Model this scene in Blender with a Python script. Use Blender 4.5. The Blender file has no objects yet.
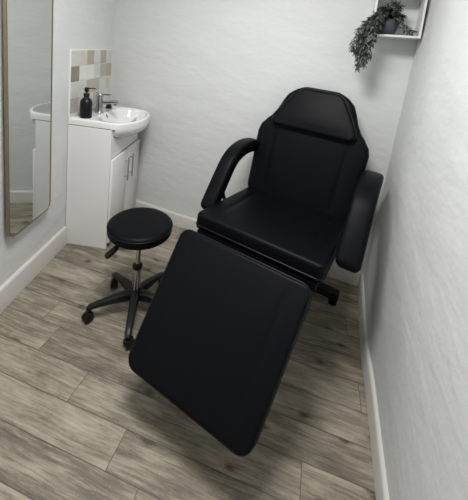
import bpy, bmesh, math, random
from mathutils import Vector, Matrix
random.seed(7)
S = bpy.context.scene
COL = S.collection
PI = math.pi
H_CAM = 1.45

# ------------------------------------------------------------------ helpers
def V(*a): return Vector(a)

def link(name, bm, mats, parent=None, smooth=True, angle=None, mat=None):
    bmesh.ops.recalc_face_normals(bm, faces=bm.faces)
    if mat is not None: bm.transform(mat)
    me = bpy.data.meshes.new(name)
    bm.to_mesh(me); bm.free()
    if not isinstance(mats, (list, tuple)): mats = [mats]
    for m in mats: me.materials.append(m)
    if smooth:
        for p in me.polygons: p.use_smooth = True
        if angle:
            try: me.set_sharp_from_angle(angle=math.radians(angle))
            except Exception: pass
    o = bpy.data.objects.new(name, me)
    COL.objects.link(o)
    if parent: o.parent = parent
    return o

def empty(name, label, cat, loc, rz=0.0, group=None):
    o = bpy.data.objects.new(name, None)
    COL.objects.link(o)
    o.empty_display_size = .05
    o.location = loc; o.rotation_euler = (0, 0, rz)
    o['label'] = label; o['category'] = cat
    if group: o['group'] = group
    return o

def tag(o, label, cat, group=None):
    o['label'] = label; o['category'] = cat
    if group: o['group'] = group
    return o

def structure(o):
    o['kind'] = 'structure'; return o

def add_box(bm, lo, hi, bevel=0.0, seg=2, M=None):
    r = bmesh.ops.create_cube(bm, size=1.0)
    vs = r['verts']
    lo = Vector(lo); hi = Vector(hi); c = (lo+hi)/2; d = hi-lo
    for v in vs: v.co = Vector((v.co.x*d.x, v.co.y*d.y, v.co.z*d.z))+c
    if bevel > 0:
        es = list({e for v in vs for e in v.link_edges})
        g = bmesh.ops.bevel(bm, geom=es, offset=bevel, segments=seg, profile=.5, affect='EDGES')
        vs = list({v for f in g['faces'] for v in f.verts} | {v for v in vs if v.is_valid})
    if M is not None:
        for v in vs: v.co = M @ v.co
    return vs

def add_lathe(bm, prof, n=32, M=None, cap=True):
    """prof: list of (r, z)"""
    rings = []
    for r, z in prof:
        if r < 1e-6:
            rings.append([bm.verts.new((0, 0, z))])
        else:
            rings.append([bm.verts.new((r*math.cos(2*PI*i/n), r*math.sin(2*PI*i/n), z)) for i in range(n)])
    for a, b in zip(rings, rings[1:]):
        for i in range(n):
            j = (i+1) % n
            if len(a) == 1 and len(b) == 1: continue
            if len(a) == 1: bm.faces.new((a[0], b[i], b[j]))
            elif len(b) == 1: bm.faces.new((a[i], a[j], b[0]))
            else: bm.faces.new((a[i], a[j], b[j], b[i]))
    if cap:
        if len(rings[0]) > 1: bm.faces.new(list(reversed(rings[0])))
        if len(rings[-1]) > 1: bm.faces.new(rings[-1])
    vs = [v for r in rings for v in r]
    if M is not None:
        for v in vs: v.co = M @ v.co
    return vs

def frame_z(d, p):
    d = Vector(d).normalized()
    q = d.to_track_quat('Z', 'Y')
    return Matrix.Translation(p) @ q.to_matrix().to_4x4()

def add_rod(bm, a, b, r0, r1=None, n=16):
    a = Vector(a); b = Vector(b); L = (b-a).length
    if r1 is None: r1 = r0
    return add_lathe(bm, [(r0, 0), (r1, L)], n, frame_z(b-a, a))

def add_sweep(bm, pts, radii, n=12, up=None, expo=2.0, sample=0):
    """sweep a superellipse section (rx across 'side', ry along 'up') along points. radii: list of (rx, ry)"""
    pts = [Vector(p) for p in pts]
    rings = []
    for i, p in enumerate(pts):
        t = (pts[min(i+1, len(pts)-1)]-pts[max(i-1, 0)]).normalized()
        u = Vector(up) if up is not None else Vector((0, 0, 1))
        if abs(u.dot(t)) > .98: u = Vector((0, 1, 0))
        s = t.cross(u).normalized(); w = s.cross(t).normalized()
        rx, ry = radii[i]
        ring = []
        for k in range(n):
            a = 2*PI*k/n; c, sn = math.cos(a), math.sin(a)
            c2 = math.copysign(abs(c)**(2/expo), c); s2 = math.copysign(abs(sn)**(2/expo), sn)
            ring.append(bm.verts.new(p+s*rx*c2+w*ry*s2))
        rings.append(ring)
    for a, b in zip(rings, rings[1:]):
        for k in range(n):
            j = (k+1) % n
            bm.faces.new((a[k], a[j], b[j], b[k]))
    bm.faces.new(list(reversed(rings[0]))); bm.faces.new(rings[-1])
    return rings

def spline(pts, n):
    """Catmull-Rom through pts (tuples of any length)"""
    out = []
    P = [pts[0]]+list(pts)+[pts[-1]]
    seg = len(pts)-1
    for i in range(seg):
        p0, p1, p2, p3 = P[i:i+4]
        for k in range(n):
            t = k/n
            out.append(tuple(.5*((2*b)+(-a+c)*t+(2*a-5*b+4*c-d)*t*t+(-a+3*b-3*c+d)*t**3)
                             for a, b, c, d in zip(p0, p1, p2, p3)))
    out.append(tuple(pts[-1]))
    return out

# ------------------------------------------------------------------ materials
def mat_base(name):
    m = bpy.data.materials.new(name); m.use_nodes = True
    nt = m.node_tree; b = nt.nodes['Principled BSDF']
    return m, nt, b

def N(nt, t, **kw):
    n = nt.nodes.new(t)
    for k, v in kw.items(): setattr(n, k, v)
    return n

def mat(name, col, rough=.5, metal=0.0, bump=0.0, bscale=200.0, spec=.5, var=0.0, vscale=4.0, coat=0.0, rvar=0.0):
    m, nt, b = mat_base(name)
    b.inputs['Base Color'].default_value = (*col, 1)
    b.inputs['Roughness'].default_value = rough
    b.inputs['Metallic'].default_value = metal
    b.inputs['Specular IOR Level'].default_value = spec
    b.inputs['Coat Weight'].default_value = coat
    tc = N(nt, 'ShaderNodeTexCoord')
    if bump > 0:
        nz = N(nt, 'ShaderNodeTexNoise'); nz.inputs['Scale'].default_value = bscale; nz.inputs['Detail'].default_value = 4
        nt.links.new(tc.outputs['Object'], nz.inputs['Vector'])
        bp = N(nt, 'ShaderNodeBump'); bp.inputs['Strength'].default_value = bump; bp.inputs['Distance'].default_value = .002
        nt.links.new(nz.outputs['Fac'], bp.inputs['Height']); nt.links.new(bp.outputs['Normal'], b.inputs['Normal'])
    if var > 0:
        nz = N(nt, 'ShaderNodeTexNoise'); nz.inputs['Scale'].default_value = vscale; nz.inputs['Detail'].default_value = 5
        nt.links.new(tc.outputs['Object'], nz.inputs['Vector'])
        cr = N(nt, 'ShaderNodeMix', data_type='RGBA')
        cr.inputs['A'].default_value = (*[c*(1-var) for c in col], 1); cr.inputs['B'].default_value = (*[min(1, c*(1+var)) for c in col], 1)
        nt.links.new(nz.outputs['Fac'], cr.inputs['Factor']); nt.links.new(cr.outputs['Result'], b.inputs['Base Color'])
    return m

def mat_wall(name, col):
    """painted, slightly uneven plaster"""
    m, nt, b = mat_base(name)
    b.inputs['Roughness'].default_value = .62
    b.inputs['Specular IOR Level'].default_value = .3
    tc = N(nt, 'ShaderNodeTexCoord')
    n1 = N(nt, 'ShaderNodeTexNoise'); n1.inputs['Scale'].default_value = 3.0; n1.inputs['Detail'].default_value = 3; n1.inputs['Roughness'].default_value = .6
    mp = N(nt, 'ShaderNodeMapping'); mp.inputs['Scale'].default_value = (1, 1, 2.2)
    nt.links.new(tc.outputs['Object'], mp.inputs['Vector']); nt.links.new(mp.outputs['Vector'], n1.inputs['Vector'])
    n2 = N(nt, 'ShaderNodeTexNoise'); n2.inputs['Scale'].default_value = 70; n2.inputs['Detail'].default_value = 3
    nt.links.new(tc.outputs['Object'], n2.inputs['Vector'])
    b1 = N(nt, 'ShaderNodeBump'); b1.inputs['Strength'].default_value = .3; b1.inputs['Distance'].default_value = .03
    b2 = N(nt, 'ShaderNodeBump'); b2.inputs['Strength'].default_value = .25; b2.inputs['Distance'].default_value = .003
    nt.links.new(n1.outputs['Fac'], b1.inputs['Height']); nt.links.new(n2.outputs['Fac'], b2.inputs['Height'])
    nt.links.new(b1.outputs['Normal'], b2.inputs['Normal']); nt.links.new(b2.outputs['Normal'], b.inputs['Normal'])
    mx = N(nt, 'ShaderNodeMix', data_type='RGBA')
    mx.inputs['A'].default_value = (*[c*.955 for c in col], 1); mx.inputs['B'].default_value = (*[c*1.03 for c in col], 1)
    nt.links.new(n1.outputs['Fac'], mx.inputs['Factor']); nt.links.new(mx.outputs['Result'], b.inputs['Base Color'])
    return m

def mat_floor():
    """grey-beige wood planks, 128 x 914 mm, with grain, knots and dark joints"""
    m, nt, b = mat_base('vinyl_planks')
    yaw = math.radians(-13.72); w = .1275; ln = .914; v0 = 1.104
    L = nt.links.new
    def M(op, a, c=None, d=None):
        n = N(nt, 'ShaderNodeMath', operation=op)
        for i, x in enumerate((a, c, d)):
            if x is None: continue
            if isinstance(x, (int, float)): n.inputs[i].default_value = x
            else: L(x, n.inputs[i])
        return n.outputs[0]
    geo = N(nt, 'ShaderNodeNewGeometry')
    sx = N(nt, 'ShaderNodeSeparateXYZ'); L(geo.outputs['Position'], sx.inputs[0])
    X, Y = sx.outputs['X'], sx.outputs['Y']
    u = M('ADD', M('MULTIPLY', X, math.cos(yaw)), M('MULTIPLY', Y, math.sin(yaw)))
    v = M('ADD', M('MULTIPLY', X, -math.sin(yaw)), M('MULTIPLY', Y, math.cos(yaw)))
    t = M('DIVIDE', M('SUBTRACT', v, v0), w)
    row = M('FLOOR', t); fv = M('SUBTRACT', t, row)
    # joint phase per row: row -2 -> .183, -3 -> .4535, -4 -> .581, 0 -> -.201 (mod .914), others scattered
    rr = M('MULTIPLY', row, .2705/ln)
    jit = N(nt, 'ShaderNodeTexWhiteNoise', noise_dimensions='1D'); L(row, jit.inputs['W'])
    # base: decreasing row by one shifts joints by +.2705 ; -2 maps to .183
    ph = M('SUBTRACT', .183/ln, M('MULTIPLY', M('ADD', row, 2), .2705/ln))
    is4 = M('COMPARE', row, -4.0, .1); ph = M('ADD', ph, M('MULTIPLY', is4, (.581-.724)/ln))
    is0 = M('COMPARE', row, 0.0, .1); ph = M('ADD', ph, M('MULTIPLY', is0, (-.201+.358)/ln))
    far = M('GREATER_THAN', row, .5); ph = M('ADD', ph, M('MULTIPLY', far, jit.outputs['Value']))
    s = M('SUBTRACT', M('DIVIDE', u, ln), ph)
    pl = M('FLOOR', s); fu = M('SUBTRACT', s, pl)
    cb = N(nt, 'ShaderNodeCombineXYZ'); L(row, cb.inputs[0]); L(pl, cb.inputs[1])
    wn = N(nt, 'ShaderNodeTexWhiteNoise', noise_dimensions='3D'); L(cb.outputs[0], wn.inputs['Vector'])
    rnd = wn.outputs['Value']
    # seam mask
    dv = M('MULTIPLY', M('MINIMUM', fv, M('SUBTRACT', 1.0, fv)), w)
    du = M('MULTIPLY', M('MINIMUM', fu, M('SUBTRACT', 1.0, fu)), ln)
    dmin = M('MINIMUM', dv, du)
    seam = N(nt, 'ShaderNodeMapRange'); L(dmin, seam.inputs['Value'])
    seam.inputs['From Min'].default_value = .0004; seam.inputs['From Max'].default_value = .0021
    seam.inputs['To Min'].default_value = 0; seam.inputs['To Max'].default_value = 1
    # grain coordinates, shifted per plank
    gx = M('ADD', u, M('MULTIPLY', rnd, 37.0)); gy = M('ADD', v, M('MULTIPLY', rnd, 11.0))
    gc = N(nt, 'ShaderNodeCombineXYZ'); L(gx, gc.inputs[0]); L(gy, gc.inputs[1])
    def noise(sc, det, rgh, dist=0.0):
        mp = N(nt, 'ShaderNodeMapping'); mp.inputs['Scale'].default_value = sc; L(gc.outputs[0], mp.inputs['Vector'])
        n = N(nt, 'ShaderNodeTexNoise'); n.inputs['Scale'].default_value = 1; n.inputs['Detail'].default_value = det
        n.inputs['Roughness'].default_value = rgh; n.inputs['Distortion'].default_value = dist
        L(mp.outputs['Vector'], n.inputs['Vector']); return n.outputs['Fac']
    warp = noise((3.0, 7, 1), 2, .5)
    gy2 = M('ADD', gy, M('MULTIPLY', M('SUBTRACT', warp, .5), .022))
    gc = N(nt, 'ShaderNodeCombineXYZ'); L(gx, gc.inputs[0]); L(gy2, gc.inputs[1])
    broad = noise((4.2, 19, 1), 5, .62, .15)
    fine = noise((5.5, 120, 1), 5, .75, .1)
    cross = noise((160, 60, 1), 2, .5)
    ridge = M('SUBTRACT', 1.0, M('MULTIPLY', M('ABSOLUTE', M('SUBTRACT', noise((2.6, 46, 1), 3, .55, .2), .5)), 16.0))
    ridge = M('MULTIPLY', M('MAXIMUM', ridge, 0.0), M('GREATER_THAN', broad, .46))
    # knots
    mp = N(nt, 'ShaderNodeMapping'); mp.inputs['Scale'].default_value = (4.2, 7.5, 1); L(gc.outputs[0], mp.inputs['Vector'])
    vo = N(nt, 'ShaderNodeTexVoronoi', voronoi_dimensions='2D'); vo.inputs['Scale'].default_value = 1; L(mp.outputs['Vector'], vo.inputs['Vector'])
    kd = vo.outputs['Distance']
    ksel = N(nt, 'ShaderNodeSeparateColor'); L(vo.outputs['Color'], ksel.inputs[0])
    kon = M('GREATER_THAN', ksel.outputs[0], .55)
    wob = M('ADD', kd, M('MULTIPLY', M('SUBTRACT', noise((30, 50, 1), 2, .5), .5), .10))
    ring = M('MULTIPLY', M('SINE', M('MULTIPLY', wob, 110.0)), .5)
    kr = N(nt, 'ShaderNodeMapRange'); L(wob, kr.inputs['Value'])
    kr.inputs['From Min'].default_value = .04; kr.inputs['From Max'].default_value = .15; kr.inputs['To Min'].default_value = 1; kr.inputs['To Max'].default_value = 0
    kmask = M('MULTIPLY', kr.outputs[0], kon)
    ramp = N(nt, 'ShaderNodeValToRGB'); e = ramp.color_ramp.elements
    e[0].position = .30; e[0].color = (.085, .071, .054, 1)
    e[1].position = .68; e[1].color = (.54, .49, .385, 1)
    k = e.new(.43); k.color = (.205, .178, .135, 1)
    k = e.new(.52); k.color = (.33, .295, .23, 1)
    k = e.new(.62); k.color = (.43, .388, .305, 1)
    val = M('SUBTRACT', M('ADD', M('MULTIPLY', broad, .58), M('MULTIPLY', fine, .42)), M('MULTIPLY', ridge, .055))
    val = M('ADD', val, M('MULTIPLY', M('SUBTRACT', cross, .5), .06))
    val = M('ADD', val, M('MULTIPLY', M('SUBTRACT', rnd, .5), .09))
    val = M('SUBTRACT', val, M('MULTIPLY', kmask, M('ADD', .12, M('ADD', M('MULTIPLY', ring, .10), M('MULTIPLY', M('LESS_THAN', wob, .05), .10)))))
    edge = N(nt, 'ShaderNodeMapRange'); L(dv, edge.inputs['Value'])
    edge.inputs['From Max'].default_value = .016; edge.inputs['To Min'].default_value = .03; edge.inputs['To Max'].default_value = 0
    val = M('SUBTRACT', val, edge.outputs[0])
    L(val, ramp.inputs['Fac'])
    mx = N(nt, 'ShaderNodeMix', data_type='RGBA'); mx.inputs['A'].default_value = (.085, .073, .058, 1)
    L(seam.outputs[0], mx.inputs['Factor']); L(ramp.outputs['Color'], mx.inputs['B'])
    L(mx.outputs['Result'], b.inputs['Base Color'])
    b.inputs['Roughness'].default_value = .48
    b.inputs['Specular IOR Level'].default_value = .4
    bp = N(nt, 'ShaderNodeBump'); bp.inputs['Strength'].default_value = .35; bp.inputs['Distance'].default_value = .0015
    hh = M('ADD', M('MULTIPLY', fine, .5), seam.outputs[0]); L(hh, bp.inputs['Height']); L(bp.outputs['Normal'], b.inputs['Normal'])
    return m

WALL = mat_wall('painted_plaster', (.69, .70, .695))
CEIL = mat('ceiling_paint', (.82, .82, .81), .8)
FLOOR = mat_floor()
SKIRT = mat('white_gloss_trim', (.66, .65, .615), .35, bump=.1, bscale=40, var=.03)
LEATHER = mat('black_faux_leather', (.0030, .0033, .0046), .45, bump=.12, bscale=420, spec=.09)
LEATHER_P = mat('black_leather_piping', (.005, .005, .006), .36, bump=.1, bscale=300, spec=.3)
BLK_METAL = mat('black_powder_coat', (.006, .006, .0065), .42, spec=.3, bump=.1, bscale=500)
BLK_PLASTIC = mat('black_plastic', (.0065, .0065, .007), .40, spec=.3, bump=.1, bscale=350)
CHROME = mat('chrome', (.45, .45, .46), .12, 1.0)
STEEL = mat('brushed_steel', (.55, .55, .56), .28, 1.0, bump=.05, bscale=300)
CERAMIC = mat('white_ceramic', (.83, .83, .82), .10, coat=.4)
GLOSS_W = mat('white_gloss_board', (.82, .805, .80), .22, var=.015)
PLINTH = mat('plinth_grey', (.30, .29, .28), .6)  # one even grey for the set-back plinth board
DARK = mat('dark_void', (.01, .01, .01), .6)
BOTTLE = mat('matt_black_glass', (.005, .005, .008), .32, spec=.35)
GROUT = mat('pale_grout', (.80, .80, .77), .7)
FRAME = mat('brushed_brass_frame', (.25, .19, .13), .4, .7, bump=.05)
SHELF = mat('white_laminate', (.76, .77, .77), .4)
POT = mat('charcoal_pot', (.055, .057, .075), .6, var=.1)
SOIL = mat('potting_fibre', (.03, .025, .02), .9, bump=.5, bscale=150)
LEAF = mat('dull_green_leaf', (.036, .046, .039), .5, var=.5, vscale=25)
LEAF_P = mat('pale_leaf', (.10, .12, .108), .55, var=.4, vscale=30)
STEM = mat('plant_stem', (.05, .055, .03), .7)
m, nt, b = mat_base('mirror_glass')
b.inputs['Base Color'].default_value = (.63, .655, .645, 1); b.inputs['Metallic'].default_value = 1; b.inputs['Roughness'].default_value = .02
MIRROR = m
def tile_mat(name, c, var=.06): return mat(name, c, .18, var=var, vscale=18, bump=.15, bscale=30)
TILES = [tile_mat('tile_white', (.74, .74, .71)), tile_mat('tile_cream', (.62, .60, .51), .1), tile_mat('tile_beige', (.44, .395, .30), .14),
         tile_mat('tile_taupe', (.27, .225, .175), .25), tile_mat('tile_pale_grey', (.62, .62, .59), .07), tile_mat('tile_stone_grey', (.46, .44, .39), .12)]
m, nt, b = mat_base('lamp_diffuser')
b.inputs['Base Color'].default_value = (.9, .9, .9, 1)
b.inputs['Emission Color'].default_value = (1, .995, .985, 1); b.inputs['Emission Strength'].default_value = 5.0
LAMP = m

# ------------------------------------------------------------------ room setting
DL = V(.033, .9994, 0).normalized()          # along the left wall, away from the viewer
NL = V(DL.y, -DL.x, 0)                        # into the room
WL0 = V(-1.030, 1.339, 0)-NL*.018             # a point of the left wall's surface
def LW(s, out=0.0, z=0.0): return WL0+DL*s+NL*out+V(0, 0, z)
CL = LW(1.215)                                # left/back corner
BM = V(-.345, 2.318, 0)                       # the old back wall is not quite flat
CR = V(.985, 1.878, 0)                        # right/back corner
DB = (CR-BM).normalized(); NB = V(DB.y, -DB.x, 0)
RP = [CR, V(.826, 1.410, 0), V(.760, 1.152, 0), V(.667, .826, 0), V(.58, .50, 0), V(.56, .20, 0), V(.55, -1.3, 0)]   # right wall, bowed old plaster
FL = LW(-1.339-1.30); FR = RP[-1]
HT = 2.40

def wall_panel(name, pts, thick=.12):
    """vertical wall along a polyline, given in the order that keeps the room on its right; thickness grows outwards"""
    bm = bmesh.new()
    n = len(pts); nor = []
    for i in range(n):
        d = (pts[min(i+1, n-1)]-pts[max(i-1, 0)]).normalized()
        nor.append(V(-d.y, d.x, 0))
    NZ = 12
    fr = [[bm.verts.new(p+V(0, 0, HT*k/NZ)) for k in range(NZ+1)] for p in pts]
    bk = [[bm.verts.new(p+o*thick+V(0, 0, HT*k/NZ)) for k in range(NZ+1)] for p, o in zip(pts, nor)]
    for i in range(n-1):
        for k in range(NZ):
            bm.faces.new((fr[i][k], fr[i+1][k], fr[i+1][k+1], fr[i][k+1]))
            bm.faces.new((bk[i+1][k], bk[i][k], bk[i][k+1], bk[i+1][k+1]))
        bm.faces.new((fr[i][0], bk[i][0], bk[i+1][0], fr[i+1][0])); bm.faces.new((fr[i][NZ], fr[i+1][NZ], bk[i+1][NZ], bk[i][NZ]))
    for i in (0, n-1):
        for k in range(NZ): bm.faces.new((fr[i][k], fr[i][k+1], bk[i][k+1], bk[i][k]))
    return structure(link(name, bm, WALL, smooth=False))

def smooth_poly(pts, n):
    return [Vector(p) for p in spline([tuple(p) for p in pts], n)]
RPS = smooth_poly(RP, 6)
wall_panel('wall_left', [FL, CL])
BPS = smooth_poly([CL, BM, CR], 6)
o = wall_panel('wall_back', BPS)
for p in o.data.polygons: p.use_smooth = True
o.data.set_sharp_from_angle(angle=math.radians(30))
o = wall_panel('wall_right', RPS)
for p in o.data.polygons: p.use_smooth = True
o.data.set_sharp_from_angle(angle=math.radians(30))
wall_panel('wall_front', [FR, FL])
def slab(name, z0, z1, mt):
    bm = bmesh.new()
    pts = BPS+RPS[1:]+[FL]
    c = sum(pts, V(0, 0, 0))/len(pts)
    ex = [p+(p-c).normalized()*.10 for p in pts]
    lo = [bm.verts.new((p.x, p.y, z0)) for p in ex]; hi = [bm.verts.new((p.x, p.y, z1)) for p in ex]
    bm.faces.new(lo); bm.faces.new(list(reversed(hi)))
    for i in range(len(ex)):
        j = (i+1) % len(ex); bm.faces.new((lo[i], lo[j], hi[j], hi[i]))
    return structure(link(name, bm, mt, smooth=False))
slab('floor', -.10, 0, FLOOR)
slab('ceiling', HT, HT+.1, CEIL)

def skirting(name, pts, h, t=.016):
    """moulded board with a rounded top, standing against the wall; room on the right of the polyline"""
    prof = [(0, 0), (t, 0), (t, h-.014), (t*.86, h-.006), (t*.55, h-.001), (t*.25, h), (0, h)]
    bm = bmesh.new(); n = len(pts); rings = []
    for i, p in enumerate(pts):
        d = (pts[min(i+1, n-1)]-pts[max(i-1, 0)]).normalized(); r = V(d.y, -d.x, 0)
        rings.append([bm.verts.new(p+r*(a+.0005)+V(0, 0, z+.0005)) for a, z in prof])
    for a, b_ in zip(rings, rings[1:]):
        for k in range(len(prof)):
            j = (k+1) % len(prof); bm.faces.new((a[k], a[j], b_[j], b_[k]))
    bm.faces.new(list(reversed(rings[0]))); bm.faces.new(rings[-1])
    return structure(link(name, bm, SKIRT, smooth=True, angle=40))
skirting('baseboard_left', [FL, LW(.583)], .132, .018)
skirting('baseboard_back', [CL.lerp(CR, .01)]+BPS[1:-1]+[BM.lerp(CR, .985)], .100)
skirting('baseboard_right', RPS, .098)

# ------------------------------------------------------------------ wall mirror
def rounded_rect(w0, w1, h0, h1, r, n=8):
    pts = []
    for cx, cy, a0 in ((w1-r, h0+r, -PI/2), (w1-r, h1-r, 0), (w0+r, h1-r, PI/2), (w0+r, h0+r, PI)):
        for k in range(n+1):
            a = a0+PI/2*k/n; pts.append((cx+r*math.cos(a), cy+r*math.sin(a)))
    return pts
def mirror():
    s0, s1, z0, z1 = .040, .364, .388, 1.92
    base = LW((s0+s1)/2, .002, z0)
    root = empty('wall_mirror', 'tall rounded wall mirror in a thin brass frame on the left wall', 'mirror', base)
    def P(s, out, z): return LW(s, out, z)-base
    outer = rounded_rect(s0, s1, z0, z1, .045); inner = rounded_rect(s0+.006, s1-.006, z0+.006, z1-.006, .039)
    bm = bmesh.new(); n = len(outer)
    rings = [[bm.verts.new(P(s, o_, z)) for s, z in pts] for pts, o_ in ((outer, .025), (outer, .040), (inner, .040), (inner, .025))]
    for i in range(4):
        a, c = rings[i], rings[(i+1) % 4]
        for k in range(n):
            j = (k+1) % n; bm.faces.new((a[k], a[j], c[j], c[k]))
    link('frame', bm, FRAME, root, angle=40)
    bm = bmesh.new()
    q = [P(s, o_, z) for o_ in (.001, .0295) for s, z in ((s0+.07, z0+.07), (s1-.07, z0+.07), (s1-.07, z1-.07), (s0+.07, z1-.07))]
    q = [bm.verts.new(p) for p in q]
    for f in ((0, 1, 2, 3), (7, 6, 5, 4), (0, 4, 5, 1), (1, 5, 6, 2), (2, 6, 7, 3), (3, 7, 4, 0)): bm.faces.new([q[i] for i in f])
    link('backing_board', bm, FRAME, root, smooth=False)
    bm = bmesh.new()
    a = [bm.verts.new(P(s, .038, z)) for s, z in inner]; c = [bm.verts.new(P(s, .030, z)) for s, z in inner]
    bm.faces.new(a); bm.faces.new(list(reversed(c)))
    for k in range(n):
        j = (k+1) % n; bm.faces.new((a[k], c[k], c[j], a[j]))
    link('mirror_pane', bm, MIRROR, root, smooth=False)
mirror()

# ------------------------------------------------------------------ tile splashback (6 columns of 10 cm tiles)
def splashback():
    base = LW(.60, .0, .8805)
    cols = [.598, .697, .784, .866, .966, 1.064, 1.166]
    cols = [.598, .695, .790, .884, .978, 1.072, 1.166]
    rows = [1.302, 1.202, 1.102, 1.002, .902, .8805]
    # 0 white 1 cream 2 beige 3 taupe 4 pale grey 5 stone grey
    grid = [[4, 1, 2, 4, 1, 4], [3, 0, 0, 4, 5, 2], [4, 4, 5, 5, 4, 1], [5, 4, 4, 5, 4, 4], [0, 4, 1, 4, 0, 4]]
    grid[0][2] = 2; grid[0][4] = 2
    bm = bmesh.new()
    def quadbox(s0, s1, z0, z1, o0, o1, mi, bev):
        q = [bm.verts.new(LW(s, o0, z)-base) for s, z in ((s0, z0), (s1, z0), (s1, z1), (s0, z1))]
        t = [bm.verts.new(LW(s, o1, z)-base) for s, z in ((s0+bev, z0+bev), (s1-bev, z0+bev), (s1-bev, z1-bev), (s0+bev, z1-bev))]
        fs = [bm.faces.new(t)]
        for k in range(4):
            j = (k+1) % 4; fs.append(bm.faces.new((q[k], q[j], t[j], t[k])))
        fs.append(bm.faces.new(list(reversed(q))))
        for f in fs: f.material_index = mi
    quadbox(cols[0]-.004, cols[-1]+.004, rows[-1], rows[0]+.004, .0005, .0075, 0, .001)
    for r in range(5):
        for c in range(6):
            quadbox(cols[c]+.002, cols[c+1]-.002, rows[r+1]+.002 if r < 4 else rows[r+1], rows[r]-.002, .007, .0105, 1+grid[r][c], .001)
    o = link('tile_splashback', bm, [GROUT]+TILES, smooth=False)
    o.location = base
    tag(o, 'splashback of square white, beige and taupe wall tiles behind the washbasin', 'splashback')
splashback()

# ------------------------------------------------------------------ vanity cabinet, local x = out from wall, y = along wall
VA = math.atan2(NL.y, NL.x)
V0 = LW(.590, 0.0015, 0)
CW, CD, CH = .500, .283, .842
BCX, BN = .20, 3.0
BW_ = .512
_half = [(.312, -BW_/2+.003), (.318, -BW_/2+.006), (.348, -BW_/2+.040), (.383, -BW_/2+.085), (.408, -BW_/2+.15), (.420, -BW_/2+.215), (.423, 0)]
_front = spline(_half+[(x, -y) for x, y in reversed(_half[:-1])], 4)
RIM = [(0.001, -BW_/2)]+[(.001+.311*k/10, -BW_/2) for k in range(1, 10)]+list(_front)+[(.001+.311*k/10, BW_/2) for k in range(9, 0, -1)]+[(.001, BW_/2)]
BC0 = Vector((BCX, 0))
def rim_ray(ang, shrink=0.0):
    d = Vector((math.cos(ang), math.sin(ang))); best = None
    for i in range(len(RIM)):
        p = Vector(RIM[i]); q = Vector(RIM[(i+1) % len(RIM)]); e = q-p
        den = d.x*e.y-d.y*e.x
        if abs(den) < 1e-9: continue
        w = p-BC0
        t = (w.x*e.y-w.y*e.x)/den; u = (w.x*d.y-w.y*d.x)/den
        if t > 0 and -1e-6 <= u <= 1+1e-6 and (best is None or t < best): best = t
    return BC0+d*(best-shrink)
def sup(cx, a, b_, ang, BN=3.0):
    c, n = math.cos(ang), math.sin(ang)
    r = 1/((abs(c)/a)**BN+(abs(n)/b_)**BN)**(1/BN)
    return Vector((cx+r*c, r*n))
BANG = [2*PI*k/96 for k in range(96)]
BOWL_D = .094
def bowl_ring(t, grow=0.0):
    """outer skin of the bowl: rim outline at t = 0, small base at t = 1"""
    out = []
    c = math.cos(t*PI/2)**1.2; z = -BOWL_D*math.sin(t*PI/2)
    for g in BANG:
        p = sup(BCX, .100, .105, g).lerp(rim_ray(g, 0.0), c)
        if p.x < CD+.004:
            p.y = max(-.229, min(.229, p.y)); p.x = max(p.x, .016)
        out.append((p, z))
    return out
def bowl_half_width(t):
    R_ = bowl_ring(t); x = CD+.002; best = 0
    for (p, _), (q, _) in zip(R_, R_[1:]+R_[:1]):
        if (p.x-x)*(q.x-x) <= 0 and p.x != q.x:
            u = (x-p.x)/(q.x-p.x); best = max(best, abs(p.y+(q.y-p.y)*u))
    return best
def cabinet():
    root = empty('vanity_cabinet', 'white gloss two-door vanity cabinet under the washbasin in the left corner', 'cabinet', V0, VA)
    bm = bmesh.new()
    add_box(bm, (.002, 0, 0), (CD, .018, CH-.006), .0012, 1)
    add_box(bm, (.002, CW-.018, 0), (CD, CW, CH-.006), .0012, 1)
    add_box(bm, (.002, .018, 0.04), (.014, CW-.018, CH-.12))
    add_box(bm, (.014, .018, .045), (CD-.002, CW-.018, .063))
    link('carcass', bm, GLOSS_W, root, smooth=False)
    bm = bmesh.new()
    add_box(bm, (CD-.045, .018, 0), (CD-.030, CW-.018, .045))
    link('plinth', bm, PLINTH, root, smooth=False)
    # fascia with a curved cut-out for the bowl
    pts = [(0.0195, .640), (CW-.0195, .640), (CW-.0195, CH-.006)]
    cut = []
    for k in range(0, 25):
        t = k/24
        w = bowl_half_width(t)
        if w > 0: cut.append((min(w+.006, CW/2-.022), CH-BOWL_D*math.sin(t*PI/2)-.005))
    pts += [(CW/2+.006+y, min(z, CH-.0065)) for y, z in cut]+[(CW/2+.006-y, min(z, CH-.0065)) for y, z in reversed(cut)]
    pts.append((.0195, CH-.006))
    bm = bmesh.new()
    a = [bm.verts.new((CD-.016, y, z)) for y, z in pts]; c = [bm.verts.new((CD+.001, y, z)) for y, z in pts]
    f1 = bm.faces.new(a); f2 = bm.faces.new(list(reversed(c)))
    for i in range(len(pts)):
        j = (i+1) % len(pts); bm.faces.new((a[i], c[i], c[j], a[j]))
    bmesh.ops.triangulate(bm, faces=[f1, f2])
    link('fascia', bm, GLOSS_W, root, smooth=False)
    for k, (y0, y1, hy) in enumerate(((.0015, CW/2-.0015, CW/2-.042), (CW/2+.0015, CW-.0015, CW/2+.042))):
        bm = bmesh.new(); add_box(bm, (CD+.0015, y0, .045), (CD+.0185, y1, .637), .002, 2)
        d = link('door', bm, GLOSS_W, root, angle=40)
        bm = bmesh.new()
        add_rod(bm, (CD+.045, hy, .418), (CD+.045, hy, .590), .0055, n=12)
        for z in (.445, .563): add_rod(bm, (CD+.018, hy, z), (CD+.045, hy, z), .004, n=10)
        h = link('handle', bm, STEEL, d, angle=50); h['label'] = 'slim steel bar handle'
cabinet()

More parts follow.
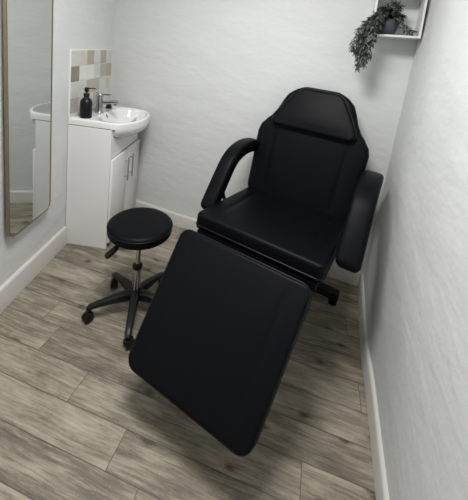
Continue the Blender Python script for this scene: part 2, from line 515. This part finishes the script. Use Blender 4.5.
# ------------------------------------------------------------------ washbasin
def basin():
    zt = .880
    root = empty('washbasin', 'white ceramic semi-recessed washbasin with bowed front on the vanity cabinet', 'basin', V0+V(0, 0, CH), VA)
    cy = CW/2+.006; h = zt-CH; A = BANG; NN = len(A); se = sup; ray = rim_ray
    rings = []
    for t in (1.0, .93, .84, .72, .58, .44, .32, .2, .1, .03):
        rings.append(bowl_ring(t))
    def rim(sh, z): rings.append([(ray(g, sh), z) for g in A])
    rim(.0, .0); rim(.0, .012); rim(0, h-.008); rim(.0012, h-.003); rim(.004, h)
    ICX, IA, IB = .262, .138, .222
    for s, z in ((1.0, h-.0005), (.985, h-.004), (.96, h-.012), (.92, h-.030), (.87, h-.055), (.78, h-.080), (.62, h-.098), (.40, h-.108), (.16, h-.113), (.10, h-.114)):
        rings.append([(Vector((ICX, 0))+se(0, IA*s, IB*s, g, 2.35), z) for g in A])
    bm = bmesh.new()
    vr = [[bm.verts.new((p.x, cy+p.y-.0, z)) for p, z in r] for r in rings]
    for a, c in zip(vr, vr[1:]):
        for k in range(NN):
            j = (k+1) % NN; bm.faces.new((a[k], a[j], c[j], c[k]))
    bm.faces.new(list(reversed(vr[0]))); bm.faces.new(vr[-1])
    link('bowl', bm, CERAMIC, root, angle=55)
    bm = bmesh.new()
    add_lathe(bm, [(.023, 0), (.023, .002), (.018, .0035), (.0, .0035)], 24, Matrix.Translation((ICX, cy, h-.1145)))
    link('waste_ring', bm, CHROME, root, angle=40)
    # overflow slot on the wall side of the bowl
    bm = bmesh.new()
    p = Vector((ICX-IA*.935, cy-.0, h-.024))
    add_lathe(bm, [(.0, -.002), (.0085, -.002), (.0085, .0035), (.0, .0035)], 18, Matrix.Translation(p) @ Matrix.Rotation(math.radians(66), 4, 'Y') @ Matrix.Diagonal((1.5, .62, 1, 1)))
    o = link('overflow_hole', bm, DARK, root); o['label'] = 'small dark overflow slot'
    return cy
BCY = basin()
def VL(x, y, z):
    M = Matrix.Translation(V0) @ Matrix.Rotation(VA, 4, 'Z'); return M @ V(x, y, z)

def tap():
    root = empty('basin_mixer_tap', 'chrome mixer tap with a flat lever at the back of the washbasin', 'tap', VL(.088, BCY-.022, .880), VA)
    bm = bmesh.new()
    add_lathe(bm, [(.030, 0), (.030, .004), (.0265, .008), (.0245, .03), (.0245, .105), (.023, .112), (.0, .112)], 28)
    link('body', bm, CHROME, root, angle=40)
    bm = bmesh.new()
    add_sweep(bm, spline([(.010, 0, .070), (.05, 0, .078), (.095, 0, .086), (.125, 0, .088)], 4), [(.0165, .0125)]*13, 16, expo=3)
    add_lathe(bm, [(.011, -.0155), (.011, 0)], 16, Matrix.Translation((.108, 0, .082)))
    link('spout', bm, CHROME, root, angle=40)
    bm = bmesh.new()
    add_lathe(bm, [(.0245, .114), (.0245, .130), (.020, .136), (0, .135)], 28)
    add_sweep(bm, [(.0, 0, .129), (.03, 0, .131), (.064, 0, .134), (.080, 0, .136)], [(.010, .005), (.0085, .0045), (.007, .004), (.0055, .003)], 12, expo=3)
    link('lever', bm, CHROME, root, angle=40)
tap()
def dispenser():
    root = empty('soap_dispenser', 'matt black pump soap bottle on the left end of the washbasin', 'soap dispenser', VL(.082, .062, .8803), VA)
    bm = bmesh.new()
    add_lathe(bm, [(.0, 0), (.033, 0), (.0365, .004), (.037, .01), (.037, .095), (.035, .108), (.029, .120), (.020, .129), (.0155, .133), (.0155, .142), (0, .142)], 36)
    link('bottle', bm, BOTTLE, root, angle=50)
    bm = bmesh.new()
    add_lathe(bm, [(.0185, .140), (.0185, .156), (.0165, .159), (.0, .159)], 28)
    link('collar', bm, BLK_PLASTIC, root, angle=40)
    bm = bmesh.new()
    add_lathe(bm, [(.0055, .157), (.0055, .172)], 16)
    add_lathe(bm, [(.0125, .170), (.0135, .173), (.0135, .192), (.011, .196), (.0, .197)], 24)
    add_sweep(bm, [(0, 0, .190), (.022, .030, .190), (.034, .047, .188), (.0365, .051, .184)], [(.005, .004), (.0045, .0035), (.004, .003), (.0035, .003)], 12)
    link('pump_head', bm, BLK_PLASTIC, root, angle=40)
dispenser()
def cap():
    bm = bmesh.new()
    add_lathe(bm, [(0, 0), (.0225, 0), (.0235, .004), (.0225, .010), (.018, .013), (.0165, .050), (.0145, .055), (0, .056)], 24)
    o = link('basin_plug', bm, BLK_PLASTIC, angle=40); o.location = VL(.085, BCY+.135, .8803)
    tag(o, 'small black stopper standing on the basin ledge behind the tap spout', 'plug')
cap()

# ------------------------------------------------------------------ stool
def stool():
    root = empty('rolling_stool', 'round black padded stool on a five-star castor base beside the vanity', 'stool', (-.396, 1.466, 0))
    zt = .527; R = .159
    bm = bmesh.new()
    prof = [(0, zt-.062), (R-.020, zt-.062), (R-.006, zt-.058), (R, zt-.048), (R+.001, zt-.032), (R-.002, zt-.016), (R-.012, zt-.006), (R-.03, zt-.001), (R-.07, zt+.001), (0, zt+.002)]
    prof = spline(prof[1:], 3); prof = [(0, zt-.062)]+prof[:-1]+[(0, zt+.002)]
    add_lathe(bm, prof, 56)
    s = link('seat', bm, LEATHER, root)
    bm = bmesh.new()
    for z, r in ((zt-.0185, R+.0006),):
        ring = [(r*math.cos(2*PI*k/56), r*math.sin(2*PI*k/56), z) for k in range(56)]
        vs = []
        for k in range(56):
            c = Vector(ring[k]); rad = V(c.x, c.y, 0).normalized()
            vs.append([bm.verts.new(c+rad*.0022*math.cos(a)+V(0, 0, .0022*math.sin(a))) for a in [2*PI*i/8 for i in range(8)]])
        for k in range(56):
            a, c = vs[k], vs[(k+1) % 56]
            for i in range(8):
                j = (i+1) % 8; bm.faces.new((a[i], a[j], c[j], c[i]))
    link('piping', bm, LEATHER_P, s)
    bm = bmesh.new(); add_box(bm, (-.075, -.06, zt-.074), (.075, .06, zt-.0625), .003, 2)
    add_lathe(bm, [(.026, zt-.105), (.026, zt-.074)], 20)
    link('seat_plate', bm, BLK_METAL, root, angle=40)
    bm = bmesh.new(); add_lathe(bm, [(.0125, .25), (.0125, zt-.10)], 20); link('piston', bm, CHROME, root, angle=40)
    bm = bmesh.new(); add_lathe(bm, [(.0215, .115), (.0215, .262)], 24); link('gas_lift', bm, CHROME, root, angle=40)
    bm = bmesh.new(); add_lathe(bm, [(.0235, .257), (.0255, .261), (.0255, .277), (.020, .282), (.0127, .282)], 24); link('collar', bm, BLK_PLASTIC, root, angle=40)
    # star base
    bm = bmesh.new()
    add_lathe(bm, [(.030, .072), (.038, .080), (.037, .118), (.030, .130), (.022, .132)], 28)
    angs = [math.radians(a) for a in (63, 139, 206, 280, 352)]
    for a in angs:
        d = V(math.cos(a), math.sin(a), 0)
        pts = [d*.02+V(0, 0, .100), d*.07+V(0, 0, .100), d*.13+V(0, 0, .094), d*.19+V(0, 0, .084), d*.222+V(0, 0, .077), d*.236+V(0, 0, .070)]
        add_sweep(bm, pts, [(.024, .026), (.023, .025), (.019, .018), (.0165, .013), (.016, .011), (.010, .006)], 16, expo=3.2)
    link('star_base', bm, BLK_PLASTIC, root, angle=50)
    for i, a in enumerate(angs):
        p = V(math.cos(a), math.sin(a), 0)*.220
        sw = a+(.9, 2.6, .5, 2.2, 1.2)[i]
        bm = bmesh.new()
        add_rod(bm, p+V(0, 0, .040), p+V(0, 0, .076), .006, n=12)
        q = p+V(math.cos(sw), math.sin(sw), 0)*.010
        ax = V(-math.sin(sw), math.cos(sw), 0)
        add_rod(bm, q-ax*.006+V(0, 0, .024), q+ax*.006+V(0, 0, .024), .019, n=20)
        # hood
        add_box(bm, (-.013, -.017, .035), (.017, .017, .048), .005, 3, Matrix.Translation(V(p.x, p.y, 0)) @ Matrix.Rotation(sw, 4, 'Z'))
        c = link('castor', bm, BLK_PLASTIC, root, angle=45)
        for sd in (-1, 1):
            bm = bmesh.new()
            add_lathe(bm, [(0, -.008), (.020, -.008), (.0245, -.005), (.0245, .005), (.021, .008), (.008, .0085), (.0, .0085)], 28, frame_z(ax, q+ax*.0125*sd+V(0, 0, .0246)))
            link('wheel', bm, BLK_PLASTIC, c, angle=40)
    # lever with a paddle
    bm = bmesh.new()
    add_sweep(bm, [(-.02, -.02, zt-.078), (-.055, -.058, zt-.084), (-.090, -.092, zt-.108)], [(.004, .004)]*3, 10)
    lv = link('height_lever', bm, STEEL, root)
    bm = bmesh.new()
    add_sweep(bm, [(-.080, -.082, zt-.099), (-.086, -.088, zt-.105), (-.116, -.116, zt-.132), (-.123, -.122, zt-.138)], [(.008, .007), (.014, .011), (.016, .011), (.011, .007)], 14, expo=3.5)
    link('paddle', bm, BLK_PLASTIC, lv, angle=50)
stool()

# ------------------------------------------------------------------ treatment chair, local x = sitter's... across, -y = towards the feet
def cushion(hw, L, T, r=.022, grooves=(), gdep=.006, gw=.011, crown=.004, rc=.04, nv=60, nu=52, sag=None, endpinch=0.0):
    """pad lying in x across, y from 0 to L, top face at z = 0. hw(v): half width at length v"""
    def cluster(n):
        o = []
        for k in range(n+1):
            t = k/n; o.append(.5-.5*math.cos(PI*t) if True else t)
        return o
    vs = cluster(nv); us = [2*c-1 for c in cluster(nu)]
    extra = []
    for g, f in grooves:
        extra += []
    def width(y):
        w = hw(y/L)
        d = min(y, L-y)
        if d < rc: w -= rc-math.sqrt(max(0, rc*rc-(rc-d)**2))
        return max(w, .004)
    def edge(d, rr):
        if d >= rr: return 0.0
        return rr-math.sqrt(max(0, rr*rr-(rr-d)**2))
    bm = bmesh.new(); top = []; bot = []
    # column positions as fractions, enriched around the grooves
    fr = sorted(set([round(u, 5) for u in us]+[round(s*(f+k*.012), 5) for g, f in grooves for s in (-1, 1) for k in (-3, -2, -1, 0, 1, 2, 3)]))
    for v in vs:
        y = v*L; w = width(y); wr = hw(v)
        rt = []; rb = []
        for u in fr:
            x = u*w
            d = min(w-abs(x), y, L-y)
            z = -edge(d, r)
            e = max(0.0, min(1.0, d/.05))
            z += crown*(1-(x/max(wr, .01))**2)*math.sin(PI*v)*e
            for g, f in grooves:
                gx = abs(abs(x)-f*wr)
                fade = max(0.0, min(1.0, (y-.03)/.05))*max(0.0, min(1.0, (L-.03-y)/.05))
                z -= gdep*math.exp(-(gx/gw)**2)*fade
                if abs(x) > f*wr: z += g*fade*min(1, (abs(x)-f*wr)/.03)*e
            if sag: z += sag(x, v)*e
            rt.append(bm.verts.new((x, y, z)))
            rb.append(bm.verts.new((x, y, -T+edge(d, min(r, T*.35)))))
        top.append(rt); bot.append(rb)
    nv1 = len(top); nu1 = len(fr)
    for j in range(nv1-1):
        for i in range(nu1-1):
            bm.faces.new((top[j][i], top[j][i+1], top[j+1][i+1], top[j+1][i]))
            bm.faces.new((bot[j][i+1], bot[j][i], bot[j+1][i], bot[j+1][i+1]))
        for i in (0, nu1-1):
            bm.faces.new((top[j][i], top[j+1][i], bot[j+1][i], bot[j][i]))
    for j in (0, nv1-1):
        for i in range(nu1-1): bm.faces.new((top[j][i], bot[j][i], bot[j][i+1], top[j][i+1]))
    def loop(zf, inset=0.0):
        pts = []
        for j in range(nv1): pts.append((fr[0]*width(vs[j]*L), vs[j]*L))
        for i in range(1, nu1): pts.append((fr[i]*width(L), L))
        for j in range(nv1-2, -1, -1): pts.append((fr[-1]*width(vs[j]*L), vs[j]*L))
        for i in range(nu1-2, 0, -1): pts.append((fr[i]*width(0), 0))
        return [V(x, y, zf) for x, y in pts]
    return bm, loop
def piping(loop, rad=.0032):
    bm = bmesh.new(); n = len(loop); rings = []
    keep = [loop[0]]
    for p in loop[1:]:
        if (p-keep[-1]).length > .006: keep.append(p)
    loop = keep; n = len(loop)
    for k in range(n):
        t = (loop[(k+1) % n]-loop[k-1]).normalized(); s = V(t.y, -t.x, 0)
        rings.append([bm.verts.new(loop[k]+s*rad*math.cos(a)+V(0, 0, rad*math.sin(a))) for a in [2*PI*i/6 for i in range(6)]])
    for k in range(n):
        a, c = rings[k], rings[(k+1) % n]
        for i in range(6):
            j = (i+1) % 6; bm.faces.new((a[i], a[j], c[j], c[i]))
    return bm

def chair():
    ca = math.radians(-28.2)
    root = empty('treatment_chair', 'black padded reclining treatment chair with armrests and lowered leg rest', 'chair', (.288, 1.496, 0), ca)
    W = .605; hW = W/2; D = .558
    tilt = math.radians(6.2)
    zf = .657
    # seat: pad frame: x across, y' forwards->back
    Ms = Matrix.Translation((0, -D/2, zf)) @ Matrix.Rotation(-tilt, 4, 'X')
    def sag(x, v): return -.010*math.exp(-((v-.55)/.28)**2)*math.exp(-(x/.20)**2)
    bm, lp = cushion(lambda v: hW+.009, D+.02, .082, .019, ((.002, .72),), .003, .016, .004, .030, sag=sag)
    se = link('seat', bm, LEATHER, root, angle=60, mat=Ms)
    bm = piping(lp(-.060)); link('piping', bm, LEATHER_P, se, mat=Ms)
    bm = bmesh.new(); add_box(bm, (-hW+.012, .004, -.118), (hW-.012, D-.03, -.0835), .004, 2)
    link('seat_board', bm, LEATHER, se, mat=Ms, angle=40)
    # backrest
    ba = math.radians(72.7)
    yb = -D/2+D*math.cos(tilt); zb = zf-D*math.sin(tilt)
    Mb = Matrix.Translation((-.006, yb-.004, zb-.010)) @ Matrix.Rotation(ba, 4, 'X') @ Matrix.Translation((0, -.030, 0))
    LB = .738
    prof = [(0, .312), (.2, .320), (.43, .333), (.555, .337), (.61, .328), (.66, .302), (.715, .268), (.78, .242), (.84, .226), (.90, .207), (.95, .180), (1.0, .152)]
    def hwb(v):
        for (a, wa), (c, wc) in zip(prof, prof[1:]):
            if v <= c:
                t = (v-a)/(c-a); t = t*t*(3-2*t)*.35+t*.65
                return wa+(wc-wa)*t
        return prof[-1][1]
    def thin(x, v): return 0
    bm, lp = cushion(hwb, LB, .085, .026, ((.002, .66),), .004, .014, .006, .07, nv=84)
    bk = link('backrest', bm, LEATHER, root, angle=60, mat=Mb)
    bm = piping(lp(-.024), .0022); link('piping', bm, LEATHER_P, bk, mat=Mb)
    bm = bmesh.new(); add_box(bm, (-.22, .03, -.108), (.22, .50, -.0865), .005, 2)
    link('back_board', bm, BLK_METAL, bk, mat=Mb, angle=40)
    # head pillow strapped on the upper back
    LPW = .262
    pp = [(0, .252), (.1, .257), (.28, .244), (.52, .208), (.75, .170), (.9, .145), (1.0, .122)]
    def hwp(v):
        for (a, wa), (c, wc) in zip(pp, pp[1:]):
            if v <= c: return wa+(wc-wa)*(v-a)/(c-a)
        return pp[-1][1]
    bm, lp = cushion(hwp, LPW, .046, .021, (), 0, .01, .010, .045, nv=44)
    for v in bm.verts:      # the pillow thins towards the crown of the head
        t = max(0, v.co.y/LPW)
        v.co.z = (v.co.z+.044)*(1-.62*t)-.044
    Mp = Mb @ Matrix.Translation((.002, .460, .048))
    hp = link('headrest_pillow', bm, LEATHER, bk, angle=60, mat=Mp)
    l = [p for p in lp(0)]
    for p in l: p.z = (-.020+.044)*(1-.62*max(0, p.y/LPW))-.044
    bm = piping(l, .0024); link('piping', bm, LEATHER_P, hp, mat=Mp)
    # leg rest: from the hinge at the seat front down to the feet
    la = math.radians(48.0); LL = .532
    Ml = Matrix.Translation((-.011, -D/2-.083, .616)) @ Matrix.Rotation(PI, 4, 'Z') @ Matrix.Rotation(-la, 4, 'X')
    bm, lp = cushion(lambda v: .307-.042*v, LL, .084, .013, ((.001, .72),), .0025, .014, .003, .045)
    lr = link('leg_rest', bm, LEATHER, root, angle=60, mat=Ml)
    bm = piping(lp(-.011), .0026); link('piping', bm, LEATHER_P, lr, mat=Ml)
    bm = bmesh.new(); add_box(bm, (-.235, .03, -.104), (.235, LL-.05, -.0855), .004, 2)
    link('leg_board', bm, BLK_METAL, lr, mat=Ml, angle=40)
    # armrests: padded, bent downwards at the front
    for s in (-1, 1):
        pts = spline([(.41, .826), (.34, .850), (.25, .862), (.17, .858), (.10, .838), (.05, .803), (.01, .755), (-.03, .702), (-.07, .647), (-.10, .605), (-.118, .580)], 4)
        n = len(pts); bm = bmesh.new()
        rad = []
        for i in range(n):
            t = i/(n-1)
            k = 1.0
            if t < .06: k = .72+.28*math.sin(t/.06*PI/2)
            if t > .90: k = .62+.38*math.sin((1-t)/.10*PI/2)
            rad.append(((.054 if s > 0 else .043)*k, .039*k))
        add_sweep(bm, [((hW+.072 if s > 0 else -hW-.044), y, z) for y, z in pts], rad, 28, up=(0, -.5, .8), expo=4.2)
        ar = link('armrest', bm, LEATHER, root, angle=60)
        bm = bmesh.new()
        add_rod(bm, (s*(hW-.03), .06, .545), (s*(hW+.030), .06, .545), .010, n=12)
        add_sweep(bm, [(s*(hW+.028), .06, .545), (s*(hW+.040), .03, .62), (s*(hW+.055), .01, .73)], [(.010, .010)]*3, 12)
        link('bracket', bm, BLK_METAL, ar, angle=50)
    # base
    bm = bmesh.new()
    add_box(bm, (-.20, -.17, .430), (.20, .20, .470), .004, 2)
    for s in (-1, 1): add_box(bm, (s*.21-.018, -.22, .470), (s*.21+.018, .22, .512), .003, 2, Matrix.Rotation(0, 4, 'X'))
    for s in (-1, 1): add_box(bm, (s*.12-.015, -.03, .512), (s*.12+.015, .03, .530), .003, 2)
    link('under_frame', bm, BLK_METAL, root, angle=40)
    bm = bmesh.new()
    add_lathe(bm, [(.062, .06), (.062, .24), (.052, .25), (.052, .43)], 32)
    link('column', bm, BLK_METAL, root, angle=40)
    bm = bmesh.new(); add_box(bm, (-.03, -.20, .042), (.03, .375, .088), .004, 2)
    link('base_beam', bm, BLK_METAL, root, angle=40)
    for y, xe in ((.385, .335), (-.20, .16)):
        bm = bmesh.new()
        add_box(bm, (-xe, y-.026, .040), (xe, y+.026, .090), .005, 2)
        lg = link('base_crossbar', bm, BLK_METAL, root, angle=40)
        for s in (-1, 1):
            bm = bmesh.new()
            add_lathe(bm, [(.020, .0005), (.024, .004), (.024, .022), (.010, .026), (.010, .041)], 20, Matrix.Translation((s*(xe-.028), y, 0)))
            link('levelling_foot', bm, BLK_PLASTIC, lg, angle=40)
chair()

# ------------------------------------------------------------------ corner shelf box and trailing plant
SW, SD, SH = .245, .150, .238
SR = V(.924, 1.735, 0)                      # front right corner
S0 = SR-NB*0-DB*SW                           # front left corner
SA = math.atan2(DB.y, DB.x)
ROLL = math.radians(2.4)
SZ = 1.608-SW*math.sin(ROLL)
def shelf():
    root = empty('box_shelf', 'white open box shelf high in the right back corner', 'shelf', (S0.x, S0.y, SZ), SA)
    root.rotation_euler = (0, -ROLL, SA)     # hung a touch out of level
    t = .011
    def part(nm, lo, hi):
        bm = bmesh.new(); add_box(bm, lo, hi, .001, 1); return link(nm, bm, SHELF, root, smooth=False)
    part('bottom_panel', (0, 0, 0), (SW, SD-.006, t))
    part('top_panel', (0, 0, SH-t), (SW, SD-.006, SH))
    part('side_panel', (0, 0, t), (t, SD-.006, SH-t))
    part('side_panel', (SW-t, 0, t), (SW, SD-.006, SH-t))
    part('back_panel', (0, SD-.006, 0), (SW, SD, SH))
shelf()
def plant():
    Mx = Matrix.Translation((S0.x, S0.y, SZ)) @ Matrix.Rotation(SA, 4, 'Z')
    pc = V(.076, .064, .0118+.076*math.sin(ROLL)+.003)
    root = empty('trailing_plant', 'dark green trailing plant in a charcoal pot spilling over the box shelf', 'plant', Mx @ pc, SA)
    bm = bmesh.new()
    add_lathe(bm, [(0, 0), (.036, 0), (.046, .006), (.057, .032), (.059, .052), (.053, .076), (.048, .080), (.044, .078), (.046, .060), (0, .058)], 32)
    link('pot', bm, POT, root, angle=50)
    bm = bmesh.new(); add_lathe(bm, [(.0445, .060), (.040, .068), (0, .072)], 20); link('soil', bm, SOIL, root)
    sb = bmesh.new(); fb = bmesh.new()
    rng = random.Random(11)
    def leaf(p, d, nrm, L, wd, mi):
        d = d.normalized(); s = d.cross(nrm)
        if s.length < 1e-3: s = d.orthogonal()
        s.normalize(); n = s.cross(d).normalized()
        prof = [(0, .08), (.18, .62), (.42, 1.0), (.7, .72), (.9, .3), (1, .02)]
        rows = []
        for t, w in prof:
            c = p+d*L*t-n*L*.22*t*t
            rows.append((fb.verts.new(c-s*wd*w+n*wd*.25*w), fb.verts.new(c), fb.verts.new(c+s*wd*w+n*wd*.25*w)))
        for a, b_ in zip(rows, rows[1:]):
            for k in range(2):
                f = fb.faces.new((a[k], a[k+1], b_[k+1], b_[k])); f.material_index = mi
    def strand(pts, nper, r=.0013, size=.031):
        pts = [Vector(p) for p in spline(pts, 6)]
        add_sweep(sb, pts, [(r, r)]*len(pts), 5)
        tot = len(pts)
        for i in range(1, tot):
            t = (pts[i]-pts[i-1]).normalized()
            for k in range(nper):
                p = pts[i-1].lerp(pts[i], rng.random())
                o = V(rng.uniform(-1, 1), rng.uniform(-1, 1), rng.uniform(-.6, .8)); o -= t*o.dot(t)
                if o.length < .05: continue
                o.normalize()
                d = (o*1.0+t*rng.uniform(.3, 1.0)+V(0, -.1, -.25))
                leaf(p, d, V(rng.uniform(-.5, .5), -.6, 1), size*rng.uniform(.7, 1.25), size*rng.uniform(.15, .23), 1 if rng.random() < .28 else 0)
    # trailing strands, local: x along the shelf, -y out into the room
    for k in range(13):
        x0 = rng.uniform(-.03, .02); lx = rng.uniform(-.150, -.055)
        drop = rng.uniform(.02, .12) if k > 5 else rng.uniform(.09, .19)
        yo = rng.uniform(-.125, -.075)
        strand([(x0, rng.uniform(-.02, .02), .065), (x0-.02, -.03, .105+rng.uniform(0, .03)), ((x0+lx)*.55, yo*.75, .085+rng.uniform(-.01, .02)),
                (lx*.9, yo, .02), (lx+rng.uniform(-.012, .012), yo-.005, -drop*.5), (lx*.92+rng.uniform(-.02, .02), yo+.005, -drop)], 3)
    for k in range(3):
        lx = -.125+.016*k
        strand([(-.02, -.01, .065), (-.04, -.05, .10), (lx*.8, -.105, .055), (lx-.012, -.115, -.05), (lx, -.112, -.13), (lx+.012, -.108, -.20+.02*k)], 3)
    for k in range(9):      # tufts standing up and to the right
        a = rng.uniform(-.5, 2.6); rr = rng.uniform(.04, .085)
        ex = math.cos(a)*rr; ez = .10+abs(math.sin(a))*.06*rng.uniform(.5, 1.3)
        strand([(0, -.005, .062), (ex*.4, -.02, .10), (ex*.8, -.035+rng.uniform(-.02, .03), ez), (ex*1.1, -.04+rng.uniform(-.02, .03), ez-.012)], 3, size=.028)
    for k in range(3):      # short sprigs lying on the shelf to the right of the pot
        strand([(.01, -.02, .065), (.040, -.038, .060+.01*k), (.085+.010*k, -.040, .030+.006*k), (.122+.010*k, -.036, .014+.005*k)], 2, size=.024)
    link('stems', sb, STEM, root)
    link('foliage', fb, [LEAF, LEAF_P], root, smooth=False)
plant()

# ------------------------------------------------------------------ lamp, camera, render look
def lamp(x, y):
    root = empty('ceiling_light', 'round white flush ceiling light', 'ceiling light', (x, y, HT))
    bm = bmesh.new(); add_lathe(bm, [(.31, -.001), (.31, -.03), (.305, -.035), (.298, -.03), (.298, -.001)], 40); link('rim', bm, SHELF, root, angle=40)
    bm = bmesh.new(); add_lathe(bm, [(.297, -.028), (.28, -.045), (.20, -.060), (.10, -.067), (0, -.069)], 40); link('diffuser', bm, LAMP, root)
    ld = bpy.data.lights.new('lamp_light', 'AREA'); ld.shape = 'DISK'; ld.size = .56; ld.energy = LAMP_W; ld.color = (1, .995, .985)
    lo = bpy.data.objects.new('lamp_light', ld); COL.objects.link(lo); lo.location = (0, 0, -.075); lo.parent = root
LAMP_W = 30
lamp(-.20, .86)
w = bpy.data.worlds.new('World'); S.world = w; w.use_nodes = True
w.node_tree.nodes['Background'].inputs[0].default_value = (.5, .52, .55, 1); w.node_tree.nodes['Background'].inputs[1].default_value = .3

PT = math.radians(11.13); RL = math.radians(7.275); F = 319.0; CY = 109.0
fw = V(0, math.cos(PT), -math.sin(PT)); r0 = V(1, 0, 0); u0 = r0.cross(fw)
c, s = math.cos(RL), math.sin(RL)
right = r0*c+u0*s; up = -r0*s+u0*c
cd = bpy.data.cameras.new('camera'); cam = bpy.data.objects.new('camera', cd); COL.objects.link(cam)
cd.sensor_fit = 'HORIZONTAL'; cd.sensor_width = 36; cd.lens = F/468*36
cd.shift_x = 0; cd.shift_y = -(250-CY)/468
cd.clip_start = .02
Mc = Matrix.Identity(4)
for i in range(3):
    Mc[i][0] = right[i]; Mc[i][1] = up[i]; Mc[i][2] = -fw[i]
Mc.translation = V(0, 0, H_CAM)
cam.matrix_world = Mc
S.camera = cam
S.view_settings.view_transform = 'Standard'; S.view_settings.look = 'None'
S.view_settings.exposure = 0.0; S.view_settings.gamma = 1; S.view_settings.use_curve_mapping = False
S.cycles.max_bounces = 10; S.cycles.diffuse_bounces = 6
